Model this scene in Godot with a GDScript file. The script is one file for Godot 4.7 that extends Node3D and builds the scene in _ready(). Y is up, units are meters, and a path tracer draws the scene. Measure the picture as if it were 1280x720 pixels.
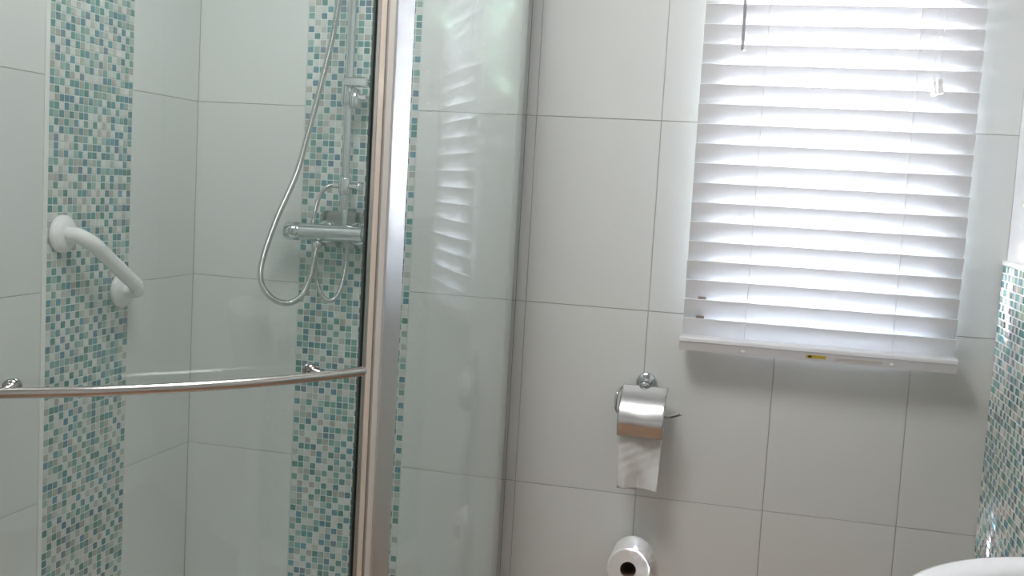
extends Node3D
# A tiled bathroom: glass shower corner on the left, window with a slatted blind on the right.
# World: back wall at z = 0, left wall at x = 0, floor at y = 0, metres.

const ROOM_X := 1.98
const ROOM_Z := 2.95
const ROOM_Y := 2.4
const TW := 0.30          # large tile width
const TH := 0.45          # large tile height
const ARC := Vector2(0.012, 0.28)   # centre (x, z) of the curved glass
const ARC_R := 0.90
const OPEN := [1.380, 1.797, 0.885, 1.95]   # window opening x0 x1 y0 y1

var eye := Transform3D()
var focal := 1351.0
var rng := RandomNumberGenerator.new()
var M := {}


# ---------------------------------------------------------------- geometry helpers
func begin() -> SurfaceTool:
	var st := SurfaceTool.new()
	st.begin(Mesh.PRIMITIVE_TRIANGLES)
	return st


# adds a closed shell of triangles, turned so that its outside is the front (clockwise)
func shell(st: SurfaceTool, tris: PackedVector3Array, smooth: int) -> void:
	var mid := Vector3.ZERO
	for p in tris:
		mid += p
	mid /= float(maxi(tris.size(), 1))
	var vol := 0.0
	for i in range(0, tris.size(), 3):
		vol += (tris[i] - mid).dot((tris[i + 1] - mid).cross(tris[i + 2] - mid))
	var flip := vol > 0.0
	for i in range(0, tris.size(), 3):
		st.set_smooth_group(smooth)
		st.add_vertex(tris[i])
		st.set_smooth_group(smooth)
		st.add_vertex(tris[i + 2] if flip else tris[i + 1])
		st.set_smooth_group(smooth)
		st.add_vertex(tris[i + 1] if flip else tris[i + 2])


func quad(t: PackedVector3Array, a: Vector3, b: Vector3, c: Vector3, d: Vector3) -> void:
	t.append_array([a, b, c, a, c, d])


const FLAT := 4294967295


func add_box(st: SurfaceTool, c: Vector3, s: Vector3, ch := 0.0, b := Basis.IDENTITY) -> void:
	var t := PackedVector3Array()
	var h := s * 0.5
	if ch <= 0.0:
		var v: Array[Vector3] = []
		for i in 8:
			v.append(c + b * Vector3(h.x if i & 1 else -h.x, h.y if i & 2 else -h.y, h.z if i & 4 else -h.z))
		for f in [[0, 1, 3, 2], [4, 6, 7, 5], [0, 4, 5, 1], [2, 3, 7, 6], [0, 2, 6, 4], [1, 5, 7, 3]]:
			quad(t, v[f[0]], v[f[1]], v[f[2]], v[f[3]])
		shell(st, t, FLAT)
		return
	# chamfered: for each corner three points, one on each face
	var p := {}
	for i in 8:
		var sg := Vector3(1.0 if i & 1 else -1.0, 1.0 if i & 2 else -1.0, 1.0 if i & 4 else -1.0)
		for ax in 3:
			var q := Vector3(sg.x * (h.x - ch), sg.y * (h.y - ch), sg.z * (h.z - ch))
			q[ax] = sg[ax] * h[ax]
			p[i * 3 + ax] = c + b * q
	for ax in 3:
		var u := 1 << ((ax + 1) % 3)
		var w := 1 << ((ax + 2) % 3)
		for side in 2:
			var o: int = (1 << ax) if side else 0
			var f := [o, o | u, o | u | w, o | w]
			if side == 0:
				f.reverse()
			quad(t, p[f[0] * 3 + ax], p[f[1] * 3 + ax], p[f[2] * 3 + ax], p[f[3] * 3 + ax])
		# edges along this axis
		var a1 := (ax + 1) % 3
		var a2 := (ax + 2) % 3
		for k in 4:
			var o2: int = (u if k & 1 else 0) | (w if k & 2 else 0)
			var e := o2 | (1 << ax)
			if (k == 0) or (k == 3):
				quad(t, p[o2 * 3 + a1], p[e * 3 + a1], p[e * 3 + a2], p[o2 * 3 + a2])
			else:
				quad(t, p[o2 * 3 + a2], p[e * 3 + a2], p[e * 3 + a1], p[o2 * 3 + a1])
	for i in 8:
		var odd: bool = ((i & 1) + ((i >> 1) & 1) + ((i >> 2) & 1)) % 2 == 1
		if odd:
			t.append_array([p[i * 3], p[i * 3 + 1], p[i * 3 + 2]])
		else:
			t.append_array([p[i * 3], p[i * 3 + 2], p[i * 3 + 1]])
	shell(st, t, FLAT)


# rings: array of rings (each an equal-length PackedVector3Array, closed); caps both ends
func add_rings(st: SurfaceTool, rings: Array, smooth := 1, closed := false, cap_smooth := false, creased := false) -> void:
	var t := PackedVector3Array()
	var n: int = rings[0].size()
	var m: int = rings.size()
	for i in (m if closed else m - 1):
		var r0: PackedVector3Array = rings[i]
		var r1: PackedVector3Array = rings[(i + 1) % m]
		for j in n:
			var k := (j + 1) % n
			quad(t, r0[j], r0[k], r1[k], r1[j])
	var side := t.size()
	if not closed:
		for e in 2:
			var r: PackedVector3Array = rings[0] if e == 0 else rings[m - 1]
			var mid := Vector3.ZERO
			for p in r:
				mid += p
			mid /= float(n)
			for j in n:
				var k := (j + 1) % n
				if e == 0:
					t.append_array([mid, r[k], r[j]])
				else:
					t.append_array([mid, r[j], r[k]])
	# one orientation for all, sides and caps in smooth groups of their own
	var mid2 := Vector3.ZERO
	for p in t:
		mid2 += p
	mid2 /= float(t.size())
	var vol := 0.0
	for i in range(0, t.size(), 3):
		vol += (t[i] - mid2).dot((t[i + 1] - mid2).cross(t[i + 2] - mid2))
	for i in range(0, t.size(), 3):
		var g: int = smooth if (i < side or cap_smooth) else FLAT
		if creased and i < side:
			g = 1 + (i / 6) % n
		for q in ([0, 2, 1] if vol > 0.0 else [0, 1, 2]):
			st.set_smooth_group(g)
			st.add_vertex(t[i + q])


func frames(path: PackedVector3Array) -> Array:
	var out := []
	var up := Vector3.UP
	var d0 := (path[1] - path[0]).normalized()
	if absf(d0.dot(up)) > 0.9:
		up = Vector3.RIGHT
	var u := d0.cross(up).normalized()
	for i in path.size():
		var d := (path[mini(i + 1, path.size() - 1)] - path[maxi(i - 1, 0)]).normalized()
		u = (u - d * u.dot(d)).normalized()
		out.append([u, d.cross(u)])
	return out


func add_tube(st: SurfaceTool, path: PackedVector3Array, radius, sides := 16, round_ends := false) -> void:
	var fr := frames(path)
	var rings := []
	var n := path.size()
	var rad := func(i: int) -> float: return radius[i] if radius is PackedFloat32Array else float(radius)
	var ring := func(c: Vector3, f: Array, r: float) -> PackedVector3Array:
		var o := PackedVector3Array()
		for j in sides:
			var a := TAU * j / sides
			o.append(c + f[0] * cos(a) * r + f[1] * sin(a) * r)
		return o
	if round_ends:
		var d := (path[0] - path[1]).normalized()
		for k in range(5, 0, -1):
			var a := PI / 2 * k / 5.5
			rings.append(ring.call(path[0] + d * rad.call(0) * sin(a), fr[0], rad.call(0) * cos(a)))
	for i in n:
		rings.append(ring.call(path[i], fr[i], rad.call(i)))
	if round_ends:
		var d := (path[n - 1] - path[n - 2]).normalized()
		for k in range(1, 6):
			var a := PI / 2 * k / 5.5
			rings.append(ring.call(path[n - 1] + d * rad.call(n - 1) * sin(a), fr[n - 1], rad.call(n - 1) * cos(a)))
	add_rings(st, rings, 1, false, round_ends)


# profile of (radius, height) about an axis
func add_lathe(st: SurfaceTool, c: Vector3, axis: Vector3, prof: Array, sides := 32) -> void:
	var ax := axis.normalized()
	var u := ax.cross(Vector3.UP if absf(ax.y) < 0.9 else Vector3.RIGHT).normalized()
	var w := ax.cross(u)
	var rings := []
	for p in prof:
		var o := PackedVector3Array()
		for j in sides:
			var a := TAU * j / sides
			o.append(c + ax * p[1] + (u * cos(a) + w * sin(a)) * maxf(p[0], 0.00005))
		rings.append(o)
	add_rings(st, rings, 1)


func smooth_path(pts: Array, step: float) -> PackedVector3Array:
	var c := Curve3D.new()
	c.bake_interval = step
	for i in pts.size():
		var tan: Vector3 = (pts[mini(i + 1, pts.size() - 1)] - pts[maxi(i - 1, 0)]) / 6.0
		if i == 0 or i == pts.size() - 1:
			tan *= 0.9
		c.add_point(pts[i], -tan, tan)
	return c.get_baked_points()


# closed profile in (radial offset, y) swept round the glass arc between two angles in degrees
func add_arc(st: SurfaceTool, prof: Array, a0: float, a1: float, n := 24, tilt := 0.0) -> void:
	var rings := []
	for i in n + 1:
		var f := float(i) / n
		var a := deg_to_rad(lerpf(a0, a1, f))
		var o := PackedVector3Array()
		for p in prof:
			var r: float = ARC_R + p[0]
			o.append(Vector3(ARC.x + r * cos(a), p[1] + tilt * f, ARC.y + r * sin(a)))
		rings.append(o)
	add_rings(st, rings, 1, false, false, true)


func rect(r0: float, r1: float, y0: float, y1: float) -> Array:
	return [[r0, y0], [r1, y0], [r1, y1], [r0, y1]]


func on_arc(deg: float, off: float, y: float) -> Vector3:
	var a := deg_to_rad(deg)
	return Vector3(ARC.x + (ARC_R + off) * cos(a), y, ARC.y + (ARC_R + off) * sin(a))


# a polygon in (x, y) of a frame, extruded along its z
func add_prism(st: SurfaceTool, poly: PackedVector2Array, z0: float, z1: float, tf := Transform3D.IDENTITY) -> void:
	var t := PackedVector3Array()
	if Geometry2D.is_polygon_clockwise(poly):
		poly.reverse()
	var n := poly.size()
	var idx := Geometry2D.triangulate_polygon(poly)
	for i in range(0, idx.size(), 3):
		var a := poly[idx[i]]
		var b := poly[idx[i + 1]]
		var c := poly[idx[i + 2]]
		if (b - a).cross(c - a) < 0.0:
			var s := b
			b = c
			c = s
		t.append_array([tf * Vector3(a.x, a.y, z1), tf * Vector3(b.x, b.y, z1), tf * Vector3(c.x, c.y, z1)])
		t.append_array([tf * Vector3(a.x, a.y, z0), tf * Vector3(c.x, c.y, z0), tf * Vector3(b.x, b.y, z0)])
	for i in n:
		var p := poly[i]
		var q := poly[(i + 1) % n]
		quad(t, tf * Vector3(p.x, p.y, z0), tf * Vector3(q.x, q.y, z0), tf * Vector3(q.x, q.y, z1), tf * Vector3(p.x, p.y, z1))
	shell(st, t, FLAT)


# a sheet given as a grid of points, closed to a solid of the given thickness
func add_sheet(st: SurfaceTool, grid: Array, thick: float) -> void:
	var rows: int = grid.size()
	var cols: int = grid[0].size()
	var back := []
	for i in rows:
		var r := PackedVector3Array()
		for j in cols:
			var du: Vector3 = grid[i][mini(j + 1, cols - 1)] - grid[i][maxi(j - 1, 0)]
			var dv: Vector3 = grid[mini(i + 1, rows - 1)][j] - grid[maxi(i - 1, 0)][j]
			r.append(grid[i][j] - du.cross(dv).normalized() * thick)
		back.append(r)
	var t := PackedVector3Array()
	for i in rows - 1:
		for j in cols - 1:
			quad(t, grid[i][j], grid[i][j + 1], grid[i + 1][j + 1], grid[i + 1][j])
			quad(t, back[i][j], back[i + 1][j], back[i + 1][j + 1], back[i][j + 1])
	for j in cols - 1:
		quad(t, grid[0][j + 1], grid[0][j], back[0][j], back[0][j + 1])
		quad(t, grid[rows - 1][j], grid[rows - 1][j + 1], back[rows - 1][j + 1], back[rows - 1][j])
	for i in rows - 1:
		quad(t, grid[i][0], grid[i + 1][0], back[i + 1][0], back[i][0])
		quad(t, grid[i + 1][cols - 1], grid[i][cols - 1], back[i][cols - 1], back[i + 1][cols - 1])
	shell(st, t, 1)


# ---------------------------------------------------------------- scene helpers
func obj(called: String, st: SurfaceTool, m: Material, parent: Node = self) -> MeshInstance3D:
	st.generate_normals()
	return put(called, st.commit(), m, parent)


func put(called: String, mesh: Mesh, m: Material, parent: Node = self, at := Transform3D.IDENTITY) -> MeshInstance3D:
	var o := MeshInstance3D.new()
	o.name = numbered(called, parent)
	o.mesh = mesh
	o.material_override = m
	o.transform = at
	parent.add_child(o, true)
	return o


var taken := {}


func numbered(called: String, parent: Node) -> String:
	var key := str(parent.get_instance_id()) + called
	var n: int = taken.get(key, 0)
	taken[key] = n + 1
	return called if n == 0 else "%s_%03d" % [called, n]


func tag(o: Node, label: String, category: String, group := "") -> Node:
	o.set_meta("label", label)
	o.set_meta("category", category)
	if group:
		o.set_meta("group", group)
	return o


func thing(called: String, label: String, category: String, at := Vector3.ZERO, group := "") -> Node3D:
	var o := Node3D.new()
	o.name = numbered(called, self)
	add_child(o, true)
	o.position = at
	tag(o, label, category, group)
	return o


func structure(o: Node) -> Node:
	o.set_meta("kind", "structure")
	return o


func mat(col: Color, rough := 0.5, metal := 0.0) -> StandardMaterial3D:
	var m := StandardMaterial3D.new()
	m.albedo_color = col
	m.roughness = rough
	m.metallic = metal
	return m


func c8(r: int, g: int, b: int) -> Color:
	return Color(r / 255.0, g / 255.0, b / 255.0)


func materials() -> void:
	M.tiles = [mat(c8(221, 223, 220), 0.3), mat(c8(223, 225, 222), 0.28), mat(c8(219, 221, 218), 0.32)]
	M.grout = mat(c8(184, 181, 174), 0.9)
	M.bead = mat(c8(236, 236, 232), 0.4)
	M.mosaic_grout = mat(c8(218, 228, 225), 0.85)
	M.mosaic = []
	M.mosaic_share = []
	for e in [
		[218, 218, 213, 20], [208, 212, 207, 14], [180, 183, 175, 11], [170, 166, 156, 8], [150, 174, 165, 9],
		[112, 156, 150, 11], [80, 138, 132, 11], [66, 122, 118, 8], [84, 136, 150, 10], [66, 112, 134, 7], [106, 122, 140, 3]]:
		M.mosaic.append(mat(c8(e[0], e[1], e[2]), 0.14))
		M.mosaic_share.append(e[3])
	M.mosaic_many = mat(Color.WHITE, 0.14)
	M.mosaic_many.vertex_color_use_as_albedo = true
	M.paint = mat(c8(232, 232, 232), 0.55)
	M.ceiling = mat(c8(238, 238, 236), 0.8)
	M.plastic = mat(c8(240, 240, 240), 0.35)
	M.pvc = mat(c8(238, 240, 242), 0.3)
	M.slat = mat(c8(240, 240, 241), 0.42)
	M.slat.backlight_enabled = true
	M.slat.backlight = Color(0.56, 0.56, 0.565)
	M.cord = mat(c8(236, 236, 236), 0.8)
	M.chrome = mat(c8(205, 208, 210), 0.1, 1.0)
	M.steel = mat(c8(190, 188, 184), 0.22, 1.0)
	M.alu = mat(c8(214, 214, 214), 0.3, 1.0)
	M.dark_chrome = mat(c8(150, 148, 146), 0.12, 1.0)
	M.hose = mat(c8(196, 196, 194), 0.2, 1.0)
	M.rubber = mat(c8(18, 20, 20), 0.5)
	M.pink = mat(c8(226, 212, 198), 0.45)
	M.strip = mat(c8(222, 218, 210), 0.4)
	M.groove = mat(c8(92, 88, 82), 0.5)
	M.enamel = mat(c8(240, 240, 240), 0.18)
	M.ceramic = mat(c8(236, 236, 238), 0.12)
	M.paper = mat(c8(216, 216, 212), 0.95)
	M.paper.backlight_enabled = true
	M.paper.backlight = Color(0.3, 0.3, 0.3)
	M.roll = mat(c8(230, 229, 226), 0.95)
	M.core = mat(c8(112, 92, 80), 0.9)
	M.wand = mat(c8(160, 160, 162), 0.35)
	M.yellow = mat(c8(214, 190, 70), 0.6)
	M.ink = mat(c8(70, 64, 44), 0.7)
	M.clip = mat(c8(140, 128, 120), 0.4)
	M.glass = StandardMaterial3D.new()
	M.glass.transparency = BaseMaterial3D.TRANSPARENCY_ALPHA
	M.glass.albedo_color = Color(0.70, 0.88, 0.83, 0.08)
	M.glass.roughness = 0.0
	M.pane = StandardMaterial3D.new()
	M.pane.transparency = BaseMaterial3D.TRANSPARENCY_ALPHA
	M.pane.albedo_color = Color(0.9, 0.95, 0.95, 0.02)
	M.pane.roughness = 0.0
	var wood := mat(c8(174, 136, 108), 0.5)
	M.floor = wood


# ---------------------------------------------------------------- walls
# a rectangle less a hole, as a list of [u0, u1, v0, v1]
func less(r: Array, h: Array) -> Array:
	if r[1] <= h[0] or r[0] >= h[1] or r[3] <= h[2] or r[2] >= h[3]:
		return [r]
	var out := []
	if r[0] < h[0]:
		out.append([r[0], h[0], r[2], r[3]])
	if r[1] > h[1]:
		out.append([h[1], r[1], r[2], r[3]])
	var a := maxf(r[0], h[0])
	var b := minf(r[1], h[1])
	if r[2] < h[2]:
		out.append([a, b, r[2], h[2]])
	if r[3] > h[3]:
		out.append([a, b, h[3], r[3]])
	return out


# the frame of a wall: u along it, v up, w out into the room
func wall_frame(which: String) -> Transform3D:
	if which == "left":
		return Transform3D(Basis(Vector3(0, 0, 1), Vector3.UP, Vector3(1, 0, 0)), Vector3.ZERO)
	if which == "right":
		return Transform3D(Basis(Vector3(0, 0, 1), Vector3.UP, Vector3(-1, 0, 0)), Vector3(ROOM_X, 0, 0))
	return Transform3D.IDENTITY


func uvw(tf: Transform3D, st: SurfaceTool, r: Array, w0: float, w1: float, ch := 0.0) -> void:
	var c := tf * Vector3((r[0] + r[1]) / 2, (r[2] + r[3]) / 2, (w0 + w1) / 2)
	add_box(st, c, (tf.basis * Vector3(r[1] - r[0], r[3] - r[2], w1 - w0)).abs(), ch)


func wall_tiles(wall: Node, tf: Transform3D, columns: Array, v1: float, hole: Array) -> void:
	var g := 0.0008
	var k := 0
	for col in columns:
		var v := 0.0
		while v < v1 - 0.01:
			var parts := less([col[0] + g, col[1] - g, v + g, minf(v + TH, v1) - g], hole)
			if parts.size():
				var st := begin()
				for p in parts:
					uvw(tf, st, p, -0.008, 0.0, 0.0006 if parts.size() == 1 else 0.0)
				obj("tile", st, M.tiles[(k * 7 + int(v * 10)) % 3], wall)
			v += TH
			k += 1


func pick() -> int:
	var total := 0
	for s in M.mosaic_share:
		total += s
	var x := rng.randi_range(0, total - 1)
	for i in M.mosaic_share.size():
		x -= M.mosaic_share[i]
		if x < 0:
			return i
	return 0


# pale, grey or teal: neighbours seldom match
func tone(kind: int) -> int:
	return -1 if kind < 0 else (0 if kind < 2 else (1 if kind < 5 else 2))


func pixel(p: Vector3) -> Vector2:
	var q := eye.affine_inverse() * p
	return Vector2(640 + focal * q.x / -q.z, 360 - focal * q.y / -q.z)


func mosaic(wall: Node, tf: Transform3D, u0: float, u1: float, v0: float, v1: float, w: float, min_u := -1.0) -> void:
	var pitch := 0.3 / 18.0
	var size := pitch - 0.0025
	var bed := begin()
	uvw(tf, bed, [u0, u1, v0, v1], -0.008, w - 0.0012)
	var strip := obj("mosaic_bed", bed, M.mosaic_grout, wall)
	var one := begin()
	uvw(tf, one, [-size / 2, size / 2, -size / 2, size / 2], -0.003, 0.0, 0.0006)
	# the frame's own origin is taken off again, so that tiles are placed by their centres
	one.generate_normals()
	var mesh := one.commit()
	var spots := []
	var kinds := {}
	for i in int(round((u1 - u0) / pitch)):
		for j in int(round((v1 - v0) / pitch)):
			var c := tf * Vector3(u0 + (i + 0.5) * pitch, v0 + (j + 0.5) * pitch, w)
			var a := pixel(c - tf.basis.x * size / 2)
			var b := pixel(c + tf.basis.x * size / 2)
			var d := pixel(c + Vector3(0, size, 0))
			var m := pixel(c)
			var shown: bool = m.x > 4 and m.x < 1276 and m.y > 4 and m.y < 716
			var kind := pick()
			for tries in 2:
				if tone(kind) == tone(kinds.get(Vector2i(i - 1, j), -1)) or tone(kind) == tone(kinds.get(Vector2i(i, j - 1), -1)):
					kind = pick()
			kinds[Vector2i(i, j)] = kind
			spots.append([absf(b.x - a.x) * absf(d.y - m.y) if shown else 0.0, c, kind, rng.randf_range(-0.6, 0.6), rng.randf_range(0.9, 1.08)])
	spots.sort_custom(func(p, q): return p[0] > q[0])
	var rest := []
	var off := tf.origin
	for n in spots.size():
		var s: Array = spots[n]
		var turn := Basis(tf.basis.z.normalized(), deg_to_rad(s[3]))
		var at: Transform3D = Transform3D(turn, s[1]) * Transform3D(Basis.IDENTITY, -off)
		if n < 300 and s[0] > 0.0:
			put("mosaic_tile", mesh, M.mosaic[s[2]], strip, at)
		else:
			rest.append([at, M.mosaic[s[2]].albedo_color.srgb_to_linear() * s[4]])
	var mm := MultiMesh.new()
	mm.transform_format = MultiMesh.TRANSFORM_3D
	mm.use_colors = true
	mm.mesh = mesh
	mm.instance_count = rest.size()
	for i in rest.size():
		mm.set_instance_transform(i, rest[i][0])
		mm.set_instance_color(i, rest[i][1])
	var many := MultiMeshInstance3D.new()
	many.name = "mosaic_tiles"
	many.multimesh = mm
	many.material_override = M.mosaic_many
	many.set_meta("kind", "stuff")
	strip.add_child(many, true)


func build_walls() -> void:
	var t := 0.2
	# back wall with the window opening
	var st := begin()
	for r in less([-t, ROOM_X + t, -0.1, ROOM_Y + t], OPEN):
		uvw(Transform3D.IDENTITY, st, r, -t, -0.0022)
	var back := structure(obj("wall_back", st, M.grout))
	var top := ROOM_Y
	wall_tiles(back, Transform3D.IDENTITY, [[0.0, 0.30], [0.60, 0.90], [0.90, 1.20], [1.20, 1.50], [1.50, 1.80], [1.80, ROOM_X]], top, OPEN)
	mosaic(back, Transform3D.IDENTITY, 0.30, 0.60, 0.0, 2.40, 0.0)
	# left wall
	var lf := wall_frame("left")
	st = begin()
	uvw(lf, st, [-0.1, ROOM_Z + 0.1, -0.1, ROOM_Y + t], -t, -0.0022)
	var left := structure(obj("wall_left", st, M.grout))
	wall_tiles(left, lf, [[0.0, 0.296], [0.612, 0.912], [0.912, 1.212], [1.212, 1.512], [1.512, 1.812], [1.812, 2.112], [2.112, 2.412], [2.412, 2.712], [2.712, ROOM_Z]], top, [-9, -9, -9, -9])
	mosaic(left, lf, 0.296, 0.596, 0.0, 2.40, 0.0)
	st = begin()
	uvw(lf, st, [0.597, 0.611, 0.0, top], -0.006, 0.001, 0.0005)
	obj("edge_trim", st, M.bead, left)
	# right wall: plaster with a mosaic splashback behind the basin
	var rf := wall_frame("right")
	st = begin()
	uvw(rf, st, [-0.1, ROOM_Z + 0.1, -0.1, ROOM_Y + t], -t, 0.0)
	var right := structure(obj("wall_right", st, M.paint))
	mosaic(right, rf, 0.004, 1.504, 0.066, 1.066, 0.009)
	st = begin()
	uvw(rf, st, [0.002, 1.512, 1.066, 1.076], 0.0, 0.011, 0.0015)
	obj("edge_trim", st, M.bead, right)
	# wall behind the viewer, floor, ceiling
	st = begin()
	add_box(st, Vector3(ROOM_X / 2, ROOM_Y / 2 + 0.05, ROOM_Z + t / 2), Vector3(ROOM_X + 2 * t, ROOM_Y + 0.3, t))
	structure(obj("wall_front", st, M.paint))
	st = begin()
	add_box(st, Vector3(ROOM_X / 2, -t / 2, ROOM_Z / 2), Vector3(ROOM_X + 2 * t, t, ROOM_Z + 2 * t))
	structure(obj("floor", st, M.floor))
	st = begin()
	add_box(st, Vector3(ROOM_X / 2, ROOM_Y + t / 2, ROOM_Z / 2), Vector3(ROOM_X + 2 * t, t, ROOM_Z + 2 * t))
	structure(obj("ceiling", st, M.ceiling))
	# window: lining of the reveal, frame and pane
	st = begin()
	var fx0: float = OPEN[0]
	var fx1: float = OPEN[1]
	var fy0: float = OPEN[2]
	var fy1: float = OPEN[3]
	for r in [[fx0, fx0 + 0.072, fy0, fy1], [fx1 - 0.072, fx1, fy0, fy1], [fx0 + 0.072, fx1 - 0.072, fy0, fy0 + 0.05], [fx0 + 0.072, fx1 - 0.072, fy1 - 0.05, fy1]]:
		uvw(Transform3D.IDENTITY, st, r, -0.19, -0.13, 0.004)
	var win := structure(obj("window_1", st, M.pvc))
	st = begin()
	add_box(st, Vector3((fx0 + fx1) / 2, (fy0 + fy1) / 2, -0.16), Vector3(fx1 - fx0 - 0.09, fy1 - fy0 - 0.09, 0.006))
	obj("pane", st, M.pane, win)


# ---------------------------------------------------------------- shower
func build_enclosure() -> void:
	var st := begin()
	var poly := PackedVector2Array([Vector2(0.001, 0.001), Vector2(0.90, 0.001)])
	for i in 25:
		var a := deg_to_rad(lerpf(-10, 90.5, i / 24.0))
		poly.append(Vector2(ARC.x + (ARC_R + 0.02) * cos(a), ARC.y + (ARC_R + 0.02) * sin(a)))
	poly.append(Vector2(0.001, ARC.y + ARC_R + 0.02))
	add_prism(st, poly, -0.04, 0.0, Transform3D(Basis(Vector3.RIGHT, PI / 2), Vector3.ZERO))
	tag(obj("shower_tray", st, M.enamel), "white curved shower tray under the glass shower enclosure in the tiled corner", "shower tray")

	var y0 := 0.07
	var y1 := 1.92
	var e := thing("shower_enclosure", "curved clear glass shower enclosure with a bright metal post and sliding door", "shower enclosure")
	var zero := -16.2
	st = begin()
	add_arc(st, rect(-0.003, 0.003, y0, y1), zero + 3.4, 27.2, 40)
	var fixed := obj("glass_panel", st, M.glass, e)
	fixed.set_meta("label", "fixed curved glass pane reflecting the window blind")
	st = begin()
	add_arc(st, rect(-0.016, 0.001, y0, y1), zero - 1.6, zero + 2.9, 6)
	obj("wall_profile", st, M.alu, e)
	st = begin()
	add_arc(st, rect(-0.006, 0.0036, y0, y1), zero + 2.9, zero + 3.4, 2)
	obj("gasket", st, M.rubber, e)
	# the post: a wide bright face, then a pale strip against the door
	st = begin()
	# its outer face is turned a little towards the window
	var plan := PackedVector2Array()
	for p in [[26.95, -0.022], [30.3, -0.022], [30.3, 0.0125], [30.15, 0.0140], [27.1, 0.0035], [26.95, 0.0020]]:
		var q := on_arc(p[0], p[1], 0.0)
		plan.append(Vector2(q.x, q.z))
	add_prism(st, plan, -y1, -y0, Transform3D(Basis(Vector3.RIGHT, PI / 2), Vector3.ZERO))
	obj("post", st, M.alu, e)
	st = begin()
	add_arc(st, rect(-0.020, 0.010, y0, y1), 30.3, 31.05, 4)
	obj("post_strip", st, M.strip, e)
	st = begin()
	add_arc(st, rect(-0.020, 0.002, y0, y1), 31.05, 31.45, 4)
	obj("groove", st, M.groove, e)
	# rails over and under
	for k in 2:
		st = begin()
		var y := y1 if k else y0 - 0.03
		add_arc(st, rect(-0.028, 0.016, y, y + 0.03), -17.8, 89.5, 48)
		obj("rail", st, M.alu, e)
	# the far fixed pane beside the left wall
	st = begin()
	add_arc(st, rect(-0.003, 0.003, y0, y1), 78.0, 89.3, 16)
	obj("glass_panel", st, M.glass, e)
	st = begin()
	add_arc(st, rect(-0.022, 0.014, y0, y1), 75.0, 78.0, 4)
	obj("post", st, M.alu, e)
	# the sliding door
	st = begin()
	add_arc(st, rect(-0.003, 0.003, y0 + 0.002, y1 - 0.002), 32.76, 74.5, 48)
	var door := obj("door", st, M.glass, e)
	st = begin()
	add_arc(st, rect(-0.008, 0.010, y0 + 0.002, y1 - 0.002), 31.5, 32.15, 4)
	var seal := obj("seal", st, M.pink, door)
	seal.set_meta("label", "discoloured pinkish door seal strip")
	st = begin()
	add_arc(st, rect(-0.004, 0.008, y0 + 0.002, y1 - 0.002), 32.15, 32.62, 4)
	obj("edge_frame", st, M.steel, door)
	st = begin()
	add_arc(st, rect(-0.0036, 0.0036, y0 + 0.002, y1 - 0.002), 32.62, 32.76, 2)
	obj("seal", st, M.rubber, door)
	# handle bar
	var path := PackedVector3Array()
	for i in 41:
		var f := i / 40.0
		path.append(on_arc(lerpf(34.5, 73.5, f), 0.05, lerpf(0.842, 0.817, f)))
	st = begin()
	add_tube(st, path, 0.0085, 20, true)
	obj("handle_bar", st, M.steel, door)
	for a in [39.0, 69.2]:
		var y := lerpf(0.842, 0.817, (a - 34.5) / 39.0)
		var n := (on_arc(a, 1, 0) - on_arc(a, 0, 0)).normalized()
		st = begin()
		add_lathe(st, on_arc(a, 0.003, y), n, [[0.0, 0.0], [0.0125, 0.0], [0.0135, 0.002], [0.0135, 0.006], [0.0105, 0.009], [0.0065, 0.011], [0.0065, 0.045], [0.0, 0.045]], 24)
		add_lathe(st, on_arc(a, -0.003, y), -n, [[0.0, 0.0], [0.012, 0.0], [0.012, 0.006], [0.009, 0.009], [0.0, 0.009]], 24)
		obj("handle_mount", st, M.dark_chrome, door)


func corrugated(path: PackedVector3Array, r: float) -> SurfaceTool:
	var rad := PackedFloat32Array()
	for i in path.size():
		rad.append(r * (1.0 if i % 4 < 2 else 0.80))
	var st := begin()
	add_tube(st, path, rad, 12)
	return st


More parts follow.
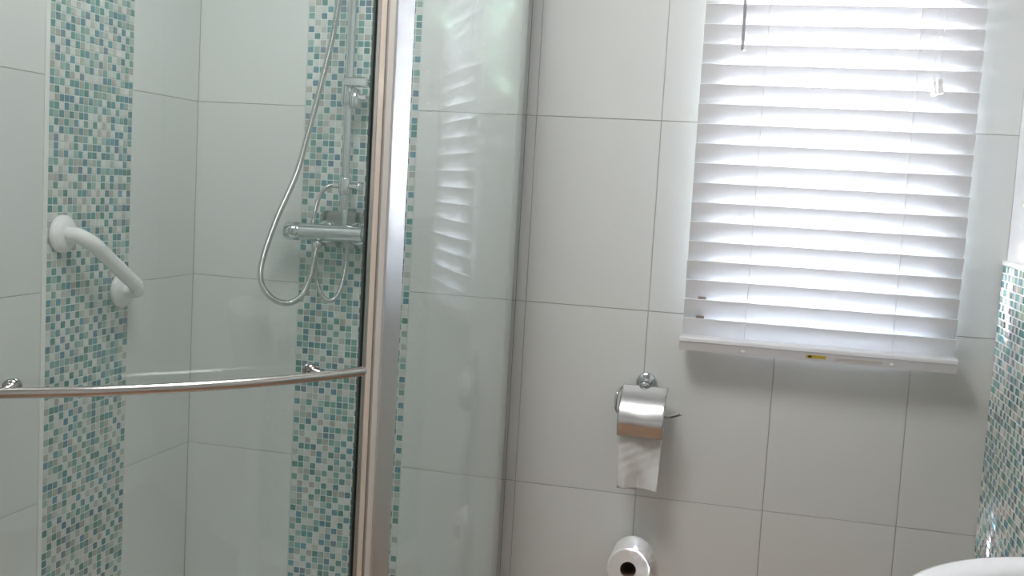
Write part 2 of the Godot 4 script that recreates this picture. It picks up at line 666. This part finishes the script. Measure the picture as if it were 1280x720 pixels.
func build_shower_fittings() -> void:
	# mixer bar
	var sh := thing("shower_set", "chrome shower with bar mixer, riser rail and ribbed hoses on mosaic behind glass", "shower", Vector3.ZERO)
	var mx := sh
	var my := 1.036
	var st := begin()
	add_tube(st, PackedVector3Array([Vector3(0.335, my, 0.075), Vector3(0.50, my + 0.004, 0.075)]), 0.021, 28)
	var body := obj("mixer_body", st, M.chrome, mx)
	for s in [-1, 1]:
		st = begin()
		var x: float = 0.335 if s < 0 else 0.50
		add_lathe(st, Vector3(x, my + (0.004 if s > 0 else 0.0), 0.075), Vector3(s, 0, 0), [[0.0, 0.0], [0.0195, 0.0], [0.0205, 0.002], [0.0205, 0.004], [0.0225, 0.005], [0.0225, 0.036], [0.0205, 0.040], [0.0, 0.040]], 28)
		add_lathe(st, Vector3(x + s * 0.018, my + 0.004, 0.0945), Vector3(0, 0.1, 1), [[0.0, 0.0], [0.0065, 0.0], [0.0065, 0.003], [0.005, 0.0042], [0.0, 0.0042]], 16)
		obj("knob", st, M.chrome, body)
	# wall plate and inlets behind the bar
	st = begin()
	var pl := PackedVector2Array()
	for i in 32:
		var a := TAU * i / 32
		pl.append(Vector2(0.418 + 0.06 * clampf(cos(a) * 1.3, -1, 1), my + 0.008 + 0.046 * clampf(sin(a) * 1.3, -1, 1)))
	add_prism(st, pl, 0.0005, 0.012)
	obj("wall_plate", st, M.dark_chrome, mx)
	for x in [0.375, 0.46]:
		st = begin()
		add_lathe(st, Vector3(x, my, 0.011), Vector3(0, 0, 1), [[0.0, 0.0], [0.03, 0.0], [0.029, 0.006], [0.02, 0.01], [0.014, 0.012], [0.014, 0.055], [0.0, 0.055]], 24)
		obj("inlet", st, M.chrome, body)
	st = begin()
	add_lathe(st, Vector3(0.381, my - 0.019, 0.078), Vector3(0, -1, 0), [[0.0, 0.0], [0.009, 0.0], [0.011, 0.004], [0.011, 0.016], [0.008, 0.019], [0.0, 0.019]], 16)
	obj("outlet", st, M.chrome, body)

	# riser rail with slider
	var rx := 0.438
	st = begin()
	add_tube(st, PackedVector3Array([Vector3(rx, 1.10, 0.055), Vector3(rx, 1.95, 0.055)]), 0.0105, 20, true)
	var rr := obj("riser_rail", st, M.chrome, sh)
	for y in [1.155, 1.90]:
		st = begin()
		add_lathe(st, Vector3(rx, y - 0.022, 0.055), Vector3.UP, [[0.0, 0.0], [0.013, 0.0], [0.0155, 0.005], [0.0155, 0.039], [0.013, 0.044], [0.0, 0.044]], 20)
		add_tube(st, PackedVector3Array([Vector3(rx, y, 0.055), Vector3(rx, y, 0.001)]), 0.010, 16)
		add_tube(st, PackedVector3Array([Vector3(rx - 0.028, y, 0.055), Vector3(rx + 0.035, y, 0.055)]), 0.0075, 16)
		add_lathe(st, Vector3(rx + 0.034, y, 0.055), Vector3.RIGHT, [[0.0, 0.0], [0.011, 0.0], [0.012, 0.002], [0.012, 0.010], [0.0, 0.012]], 16)
		obj("rail_bracket", st, M.chrome, rr)
	st = begin()
	add_lathe(st, Vector3(rx - 0.002, 1.352, 0.055), Vector3.UP, [[0.0, 0.0], [0.015, 0.0], [0.0165, 0.003], [0.0165, 0.060], [0.014, 0.064], [0.0, 0.064]], 20)
	add_box(st, Vector3(rx + 0.022, 1.408, 0.060), Vector3(0.06, 0.024, 0.028), 0.004)
	add_lathe(st, Vector3(rx + 0.020, 1.345, 0.064), Vector3.UP, [[0.0, 0.0], [0.010, 0.0], [0.0125, 0.004], [0.0125, 0.045], [0.0, 0.05]], 16)
	add_box(st, Vector3(rx + 0.034, 1.372, 0.06), Vector3(0.03, 0.014, 0.02), 0.003)
	obj("slider", st, M.chrome, rr)
	st = begin()
	add_tube(st, PackedVector3Array([Vector3(rx + 0.003, 1.135, 0.055), Vector3(rx + 0.004, 1.06, 0.055)]), 0.0075, 16)
	obj("feed_pipe", st, M.chrome, rr)

	# long hose
	var pts := []
	for p in [[0.445, 1.75, 0.11], [0.440, 1.68, 0.115], [0.428, 1.596, 0.115], [0.412, 1.501, 0.112], [0.386, 1.387, 0.11], [0.36, 1.28, 0.11], [0.332, 1.175, 0.11], [0.284, 1.062, 0.11], [0.251, 0.960, 0.11], [0.250, 0.905, 0.11], [0.280, 0.867, 0.108], [0.322, 0.858, 0.104], [0.355, 0.880, 0.10], [0.372, 0.925, 0.094], [0.379, 0.975, 0.086], [0.381, 1.004, 0.08]]:
		pts.append(Vector3(p[0], p[1], p[2]))
	obj("hose", corrugated(smooth_path(pts, 0.00125), 0.0080), M.hose, sh)
	# hand shower far up, where the hose goes
	st = begin()
	add_tube(st, smooth_path([Vector3(0.445, 1.75, 0.11), Vector3(0.446, 1.82, 0.105), Vector3(0.447, 1.88, 0.115), Vector3(0.449, 1.92, 0.14)], 0.01), 0.0115, 16)
	var hs := obj("hand_shower", st, M.chrome, sh)
	st = begin()
	add_lathe(st, Vector3(0.449, 1.93, 0.14), Vector3(0, -0.6, 1), [[0.0, -0.012], [0.02, -0.01], [0.04, 0.002], [0.044, 0.012], [0.042, 0.016], [0.0, 0.016]], 28)
	obj("spray_head", st, M.chrome, hs)
	st = begin()
	add_tube(st, PackedVector3Array([Vector3(0.438, 1.85, 0.055), Vector3(0.446, 1.85, 0.108)]), 0.012, 16)
	obj("holder_arm", st, M.chrome, rr)
	# short hose: from the lower bracket down past the bar, a narrow loop and up again behind it
	pts = []
	for p in [[0.412, 1.155, 0.055], [0.392, 1.150, 0.055], [0.372, 1.128, 0.052], [0.359, 1.09, 0.048], [0.353, 1.05, 0.046], [0.357, 1.0, 0.046], [0.366, 0.945, 0.05], [0.378, 0.90, 0.055], [0.395, 0.874, 0.058], [0.416, 0.868, 0.058], [0.434, 0.888, 0.056], [0.444, 0.935, 0.050], [0.446, 0.99, 0.044], [0.444, 1.03, 0.044], [0.442, 1.062, 0.055]]:
		pts.append(Vector3(p[0], p[1], p[2]))
	obj("hose", corrugated(smooth_path(pts, 0.00125), 0.006), M.hose, sh)

	# grab rail on the left wall
	var gr := thing("grab_rail", "short white slanting grab rail with round flanges on the left mosaic strip", "grab rail", Vector3.ZERO)
	var f0 := Vector3(0.0, 1.022, 0.553)
	var f1 := Vector3(0.0, 0.884, 0.330)
	var s := 0.060
	var dir := (f1 - f0).normalized()
	pts = [f0 + Vector3(0.008, 0, 0), f0 + Vector3(0.030, 0, 0), f0 + Vector3(0.046, 0, 0) + dir * 0.008, f0 + Vector3(s, 0, 0) + dir * 0.038, f0 + Vector3(s, 0, 0) + dir * 0.08, f1 + Vector3(s, 0, 0) - dir * 0.08, f1 + Vector3(s, 0, 0) - dir * 0.034, f1 + Vector3(0.050, 0, 0) - dir * 0.008, f1 + Vector3(0.030, 0, 0), f1 + Vector3(0.008, 0, 0)]
	st = begin()
	add_tube(st, smooth_path(pts, 0.004), 0.0165, 28)
	obj("rail_tube", st, M.enamel, gr)
	for f in [f0, f1]:
		st = begin()
		add_lathe(st, f + Vector3(0.0006, 0, 0), Vector3.RIGHT, [[0.0, 0.0], [0.040, 0.0], [0.041, 0.003], [0.041, 0.010], [0.038, 0.0125], [0.036, 0.013], [0.034, 0.017], [0.028, 0.020], [0.0, 0.021]], 40)
		obj("flange", st, M.enamel, gr)
	st = begin()
	add_lathe(st, f1 + Vector3(s, 0, 0) - dir * 0.036, dir, [[0.0, -0.002], [0.0172, -0.002], [0.0176, 0.0], [0.0172, 0.002], [0.0, 0.002]], 28)
	obj("collar", st, M.enamel, gr)


# ---------------------------------------------------------------- blind
func build_blind() -> void:
	var x0 := 1.287
	var x1 := 1.8815
	var z := 0.046
	var b := thing("window_blind", "white slatted venetian blind, nearly closed, hanging over the bright window", "blind", Vector3.ZERO)
	var pitch := 0.0446
	var y := 0.8525
	var wide := 0.050
	var lean := deg_to_rad(66.0)
	# one slat: a slightly crowned strip, its upper edge towards the room
	var st := begin()
	var rings := []
	for e in 2:
		var o := PackedVector3Array()
		var n := 8
		for i in n + 1:
			var f := i / float(n) - 0.5
			var crown := 0.0022 * (1 - 4 * f * f)
			o.append(Vector3(0, f * wide, crown + 0.0013))
		for i in n + 1:
			var f := 0.5 - i / float(n)
			var crown := 0.0022 * (1 - 4 * f * f)
			o.append(Vector3(0, f * wide, crown - 0.0013))
		var bs := Basis(Vector3.RIGHT, PI / 2 - lean)
		var r := PackedVector3Array()
		for p in o:
			r.append(bs * p + Vector3(x0 if e == 0 else x1, 0, 0))
		rings.append(r)
	add_rings(st, rings, FLAT)
	st.generate_normals()
	var slat := st.commit()
	var n_slats := 25
	for i in n_slats:
		# low edge of slat i at y + i * pitch
		var c := y + i * pitch + sin(lean) * wide / 2
		put("slat", slat, M.slat, b, Transform3D(Basis(Vector3.RIGHT, deg_to_rad(rng.randf_range(-0.7, 0.7))), Vector3(rng.randf_range(-0.0006, 0.0006), c, z)))
	# bottom rail
	st = begin()
	var tf := Transform3D(Basis(Vector3(0, 0, -1), Vector3.UP, Vector3.RIGHT), Vector3.ZERO)
	var prof := PackedVector2Array([Vector2(-0.0765, 0.826), Vector2(-0.030, 0.826), Vector2(-0.028, 0.829), Vector2(-0.028, 0.852), Vector2(-0.032, 0.858), Vector2(-0.082, 0.858), Vector2(-0.0855, 0.8560), Vector2(-0.0865, 0.8535), Vector2(-0.0865, 0.8475), Vector2(-0.0845, 0.8455)])
	add_prism(st, prof, x0 - 0.003, x1 + 0.003, tf)
	var rail := obj("bottom_rail", st, M.slat, b)
	for x in [1.428, 1.751]:
		st = begin()
		add_lathe(st, Vector3(x, 0.834, 0.079), Vector3(0, 0, 1), [[0.0, 0.0], [0.005, 0.0], [0.005, 0.0015], [0.003, 0.003], [0.0, 0.003]], 14)
		obj("cord_button", st, M.plastic, rail)
	st = begin()
	add_box(st, Vector3(1.588, 0.8365, 0.0812), Vector3(0.042, 0.008, 0.0006), 0.0, Basis(Vector3.RIGHT, deg_to_rad(22.0)))
	var lab := obj("sticker", st, M.yellow, rail)
	lab.set_meta("label", "small yellow sticker")
	st = begin()
	add_box(st, Vector3(1.575, 0.8365, 0.0818), Vector3(0.008, 0.005, 0.0004), 0.0, Basis(Vector3.RIGHT, deg_to_rad(22.0)))
	for k in 3:
		add_box(st, Vector3(1.594, 0.8385 - k * 0.002, 0.0820 - k * 0.0008), Vector3(0.018, 0.0007, 0.0004), 0.0, Basis(Vector3.RIGHT, deg_to_rad(22.0)))
	obj("sticker_print", st, M.ink, rail)
	st = begin()
	add_box(st, Vector3(1.68, 0.836, 0.0810), Vector3(0.10, 0.007, 0.0004), 0.0, Basis(Vector3.RIGHT, deg_to_rad(22.0)))
	obj("clear_label", st, M.strip, rail)
	# head rail, above the frame
	st = begin()
	add_box(st, Vector3((x0 + x1) / 2, 1.995, 0.045), Vector3(x1 - x0 + 0.006, 0.05, 0.075), 0.003)
	obj("head_rail", st, M.slat, b)
	# ladder cords: one strand in front, one behind, a rung under each slat
	for x in [1.4265, 1.748]:
		for side in [1, -1]:
			st = begin()
			var path := PackedVector3Array()
			for i in n_slats:
				var yc: float = y + i * pitch + sin(lean) * wide / 2
				path.append(Vector3(x + side * 0.002, yc + side * (sin(lean) * wide / 2), z + side * (cos(lean) * wide / 2 + 0.0024)))
			if side > 0:
				path.insert(0, Vector3(x + 0.002, 0.858, 0.072))
			path.append(Vector3(x + side * 0.002, 1.972, z + side * 0.018))
			add_tube(st, path, 0.0009, 6)
			obj("ladder_cord", st, M.cord, b)
	# lift cords with tassels
	var tops := [Vector3(1.784, 1.97, 0.072), Vector3(1.792, 1.97, 0.072)]
	var ends := [Vector3(1.7835, 1.452, 0.078), Vector3(1.7955, 1.456, 0.078)]
	for k in 2:
		st = begin()
		add_tube(st, PackedVector3Array([tops[k], ends[k]]), 0.0006, 6)
		obj("lift_cord", st, M.cord, b)
		st = begin()
		add_lathe(st, ends[k] + Vector3(0, 0.003, 0), Vector3(0.12, -1, 0), [[0.0, 0.0], [0.0045, 0.0], [0.0058, 0.003], [0.0058, 0.009], [0.0045, 0.012], [0.0048, 0.02], [0.0066, 0.028], [0.0066, 0.032], [0.0, 0.034]], 20)
		obj("tassel", st, M.plastic, b)
	# tilt wand
	st = begin()
	add_tube(st, PackedVector3Array([Vector3(1.3765, 1.506, 0.084), Vector3(1.375, 1.62, 0.083), Vector3(1.372, 1.965, 0.080)]), 0.0042, 6)
	obj("wand", st, M.wand, b)
	# little metal clips at the low edge of two slats
	for i in [1, 2]:
		st = begin()
		var yy: float = y + i * pitch
		add_box(st, Vector3(1.3225 + i * 0.002, yy + 0.0035, z - 0.0015), Vector3(0.0185, 0.0065, 0.003), 0.0008)
		add_box(st, Vector3(1.3285 + i * 0.002, yy + 0.003, z + 0.0008), Vector3(0.004, 0.004, 0.003), 0.0006)
		obj("clip", st, M.clip, b)


# ---------------------------------------------------------------- toilet paper and basin
func build_paper() -> void:
	var hx := 1.208
	var h := thing("toilet_roll_holder", "chrome toilet roll holder with a bent metal lid on the tiles under the window", "roll holder", Vector3.ZERO)
	var st := begin()
	add_lathe(st, Vector3(hx, 0.729, 0.0005), Vector3(0, 0, 1), [[0.0, 0.0], [0.0235, 0.0], [0.0245, 0.002], [0.0245, 0.010], [0.0225, 0.013], [0.0, 0.0145]], 36)
	obj("wall_mount", st, M.chrome, h)
	st = begin()
	add_box(st, Vector3(hx, 0.727, 0.028), Vector3(0.022, 0.012, 0.034), 0.002)
	add_lathe(st, Vector3(hx, 0.7245, 0.046), Vector3(0, -0.35, 1), [[0.0, -0.006], [0.0125, -0.006], [0.0125, 0.003], [0.0, 0.004]], 24)
	obj("bracket", st, M.chrome, h)
	# lid: top hinge at the bracket, bent over the roll
	var prof := smooth_path([Vector3(0, 0.727, 0.046), Vector3(0, 0.713, 0.078), Vector3(0, 0.690, 0.103), Vector3(0, 0.664, 0.1175), Vector3(0, 0.648, 0.1205), Vector3(0, 0.632, 0.117), Vector3(0, 0.619, 0.112)], 0.004)
	var n := prof.size()
	var grid := []
	var cols := 29
	for i in n:
		var row := PackedVector3Array()
		for j in cols:
			var u := (j / float(cols - 1) - 0.5) * 0.106
			# a round notch at the middle of the hinge edge
			var cut := 0.0
			if absf(u) < 0.0135:
				cut = sqrt(0.0135 * 0.0135 - u * u) / 0.004
			var f := cut + (n - 1 - cut) * (i / float(n - 1))
			var k := mini(int(f), n - 2)
			var p := prof[k].lerp(prof[k + 1], f - k)
			var bend := 0.0011 * sin(u * 62.0 + p.y * 40.0) * smoothstep(0.70, 0.63, p.y)
			row.append(Vector3(hx + 0.003 + u, p.y, p.z + bend))
		grid.append(row)
	st = begin()
	add_sheet(st, grid, 0.0012)
	obj("lid", st, M.lid, h)
	# bent wire that carries the roll
	st = begin()
	var wire := smooth_path([Vector3(hx - 0.006, 0.722, 0.038), Vector3(hx - 0.040, 0.722, 0.042), Vector3(hx - 0.054, 0.719, 0.052), Vector3(hx - 0.061, 0.705, 0.066), Vector3(hx - 0.062, 0.685, 0.070), Vector3(hx - 0.060, 0.668, 0.070), Vector3(hx - 0.050, 0.662, 0.070), Vector3(hx - 0.020, 0.662, 0.070), Vector3(hx + 0.050, 0.663, 0.070), Vector3(hx + 0.068, 0.665, 0.074), Vector3(hx + 0.092, 0.676, 0.084)], 0.004)
	add_tube(st, wire, 0.0033, 12, true)
	obj("wire", st, M.chrome, h)
	# nearly used roll with its hanging sheet
	var r := thing("toilet_roll", "nearly used toilet roll under the metal lid, long sheet hanging down", "toilet roll", Vector3.ZERO)
	st = begin()
	var outer := []
	var inner := []
	for e in 2:
		var o := PackedVector3Array()
		var q := PackedVector3Array()
		for j in 32:
			var a := TAU * j / 32
			var x := hx - 0.046 + e * 0.098
			o.append(Vector3(x, 0.650 + 0.026 * sin(a), 0.070 + 0.026 * cos(a)))
			q.append(Vector3(x, 0.650 + 0.019 * sin(a), 0.070 + 0.019 * cos(a)))
		outer.append(o)
		inner.append(q)
	add_rings(st, [outer[0], outer[1], inner[1], inner[0]], FLAT, true)
	obj("roll", st, M.roll, r)
	grid = []
	for i in 41:
		var f := i / 40.0
		var row := PackedVector3Array()
		for j in 25:
			var u := j / 24.0
			var yy := lerpf(0.660, 0.489 + 0.004 * u, f)
			var xx := lerpf(lerpf(1.158, 1.166, f), lerpf(1.262, 1.2585, f), u)
			var low := smoothstep(0.6, 1.0, f)
			var zz := 0.0965 + 0.004 * sin(u * 5.0 + f * 2.0) + 0.0022 * sin(u * 11.0 - f * 7.0) * f + 0.006 * low * sin(u * 7.5 + 1.0)
			zz += 0.0007 * sin(u * 23.0 + f * 31.0) * sin(f * 17.0 - u * 9.0) + 0.0004 * sin(f * 44.0 + u * 13.0) * smoothstep(0.15, 0.5, f)
			zz += 0.010 * low * smoothstep(0.75, 1.0, u)
			if i == 40:
				yy += 0.003 * sin(u * 9.0) + (0.007 if j < 3 else 0.0)
			row.append(Vector3(xx, yy, zz))
		grid.append(row)
	st = begin()
	add_sheet(st, grid, 0.0006)
	obj("sheet", st, M.paper, r)
	# spare roll on a peg low on the wall
	var sx := 1.207
	var sy := 0.308
	var pg := thing("roll_peg", "wall peg that carries the spare toilet roll below the roll holder", "peg", Vector3.ZERO)
	st = begin()
	add_lathe(st, Vector3(sx, sy, 0.0005), Vector3(0, 0, 1), [[0.0, 0.0], [0.022, 0.0], [0.022, 0.006], [0.0, 0.008]], 24)
	obj("wall_mount", st, M.chrome, pg)
	st = begin()
	add_tube(st, PackedVector3Array([Vector3(sx, sy + 0.012, 0.006), Vector3(sx, sy + 0.012, 0.085)]), 0.006, 14)
	obj("pin", st, M.core, pg)
	var sp := thing("toilet_roll", "full white toilet roll, end on with its hollow core showing, low on the wall", "toilet roll", Vector3.ZERO)
	st = begin()
	ring_solid(st, Vector3(sx, sy, 0.0), 0.0185, 0.0495, 0.022, 0.125)
	obj("roll", st, M.roll, sp)
	st = begin()
	ring_solid(st, Vector3(sx, sy, 0.0), 0.0178, 0.0186, 0.0215, 0.1254)
	obj("core", st, M.core, sp)


func ring_solid(st: SurfaceTool, c: Vector3, r0: float, r1: float, z0: float, z1: float) -> void:
	var rings := []
	var e := minf(0.003, (r1 - r0) * 0.2)
	for p in [[r0, z0], [r1 - e, z0], [r1, z0 + e], [r1, z1 - e], [r1 - e * 0.3, z1 - e * 0.3], [r1 - e, z1], [r0, z1]]:
		var o := PackedVector3Array()
		for j in 64:
			var a := TAU * j / 64
			o.append(c + Vector3(cos(a) * p[0], sin(a) * p[0], p[1]))
		rings.append(o)
	add_rings(st, rings, FLAT, true)


func basin_ring(scale: float, y: float) -> PackedVector3Array:
	var o := PackedVector3Array()
	var n := 96
	for j in n:
		var a := TAU * j / n
		var x := cos(a)
		var z := sin(a)
		# rounded towards the room, squarer against the wall
		var px := -0.248 * absf(x) if x < 0.0 else 0.112 * pow(absf(x), 0.35)
		var pz := 0.25 * z if x < 0.0 else 0.25 * signf(z) * pow(absf(z), 0.55)
		o.append(Vector3(1.85 + px * scale, y, 1.53 + pz * scale))
	return o


func build_basin() -> void:
	var b := thing("wash_basin", "white ceramic wash basin with a rounded rim beside the right mosaic wall", "basin", Vector3.ZERO)
	var st := begin()
	var rings := []
	for p in [[0.42, 0.60], [0.55, 0.605], [0.78, 0.66], [0.93, 0.74], [0.985, 0.775], [1.0, 0.787], [0.997, 0.795], [0.985, 0.80], [0.96, 0.802], [0.86, 0.798], [0.83, 0.793], [0.81, 0.78], [0.76, 0.73], [0.62, 0.675], [0.3, 0.655], [0.08, 0.652]]:
		rings.append(basin_ring(p[0], p[1]))
	add_rings(st, rings, 1, false, true)
	obj("bowl", st, M.ceramic, b)
	st = begin()
	add_lathe(st, Vector3(1.84, 0.0, 1.53), Vector3.UP, [[0.0, 0.0], [0.10, 0.0], [0.095, 0.03], [0.075, 0.2], [0.075, 0.5], [0.10, 0.605], [0.0, 0.606]], 36)
	obj("pedestal", st, M.ceramic, b)
	st = begin()
	add_lathe(st, Vector3(1.84, 0.6515, 1.53), Vector3.UP, [[0.0, 0.0], [0.022, 0.0], [0.024, 0.002], [0.022, 0.004], [0.0, 0.003]], 24)
	obj("drain", st, M.chrome, b)


func build_lamp(at: Vector3, size: float, energy: float) -> void:
	var l := thing("ceiling_lamp", "flat white ceiling lamp fixed over the middle of the bathroom", "lamp", at)
	var st := begin()
	for s in [-1, 1]:
		add_box(st, Vector3(s * (size / 2 + 0.01), -0.02, 0), Vector3(0.02, 0.04, size + 0.04), 0.002)
		add_box(st, Vector3(0, -0.02, s * (size / 2 + 0.01)), Vector3(size, 0.04, 0.02), 0.002)
	obj("frame", st, M.plastic, l)
	st = begin()
	add_box(st, Vector3(0, -0.015, 0), Vector3(size, 0.02, size))
	var glow := mat(c8(255, 250, 242), 0.5)
	glow.emission_enabled = true
	glow.emission = c8(255, 246, 232)
	glow.emission_energy_multiplier = 1.5
	obj("diffuser", st, glow, l)
	var a := AreaLight3D.new()
	a.name = "lamp_light"
	a.area_size = Vector2(size, size)
	a.light_energy = energy
	a.light_color = c8(251, 253, 255)
	a.area_range = 8.0
	a.area_attenuation = 2.0
	a.shadow_enabled = true
	a.position = Vector3(0, -0.045, 0)
	a.rotation_degrees = Vector3(-90, 0, 0)
	l.add_child(a, true)


func _ready() -> void:
	rng.seed = 7
	# camera
	var cam := Camera3D.new()
	cam.name = "camera"
	cam.fov = rad_to_deg(2.0 * atan(360.0 / focal))
	cam.near = 0.02
	cam.position = Vector3(1.4615, 1.175, 2.570)
	cam.rotation_order = EULER_ORDER_YXZ
	cam.rotation = Vector3(-0.0927725, 0.2285995, 0.0572830)
	add_child(cam)
	cam.current = true
	eye = cam.transform
	# sky
	var we := WorldEnvironment.new()
	we.name = "environment"
	var env := Environment.new()
	var sky := Sky.new()
	var sm := ProceduralSkyMaterial.new()
	sm.sky_top_color = c8(214, 226, 244)
	sm.sky_horizon_color = c8(244, 246, 250)
	sm.ground_horizon_color = c8(228, 228, 226)
	sm.ground_bottom_color = c8(190, 190, 188)
	sm.sky_energy_multiplier = 320.0
	sm.ground_energy_multiplier = 40.0
	sky.sky_material = sm
	env.background_mode = Environment.BG_SKY
	env.sky = sky
	env.tonemap_mode = Environment.TONE_MAPPER_LINEAR
	env.tonemap_exposure = 1.12
	env.sdfgi_enabled = true
	env.ssao_enabled = true
	env.ssil_enabled = true
	we.environment = env
	add_child(we)
	materials()
	M.lid = mat(c8(206, 206, 206), 0.24, 1.0)
	build_lamp(Vector3(0.82, ROOM_Y, 1.22), 0.60, 1.85)
	build_walls()
	build_enclosure()
	build_blind()
	build_shower_fittings()
	build_paper()
	build_basin()
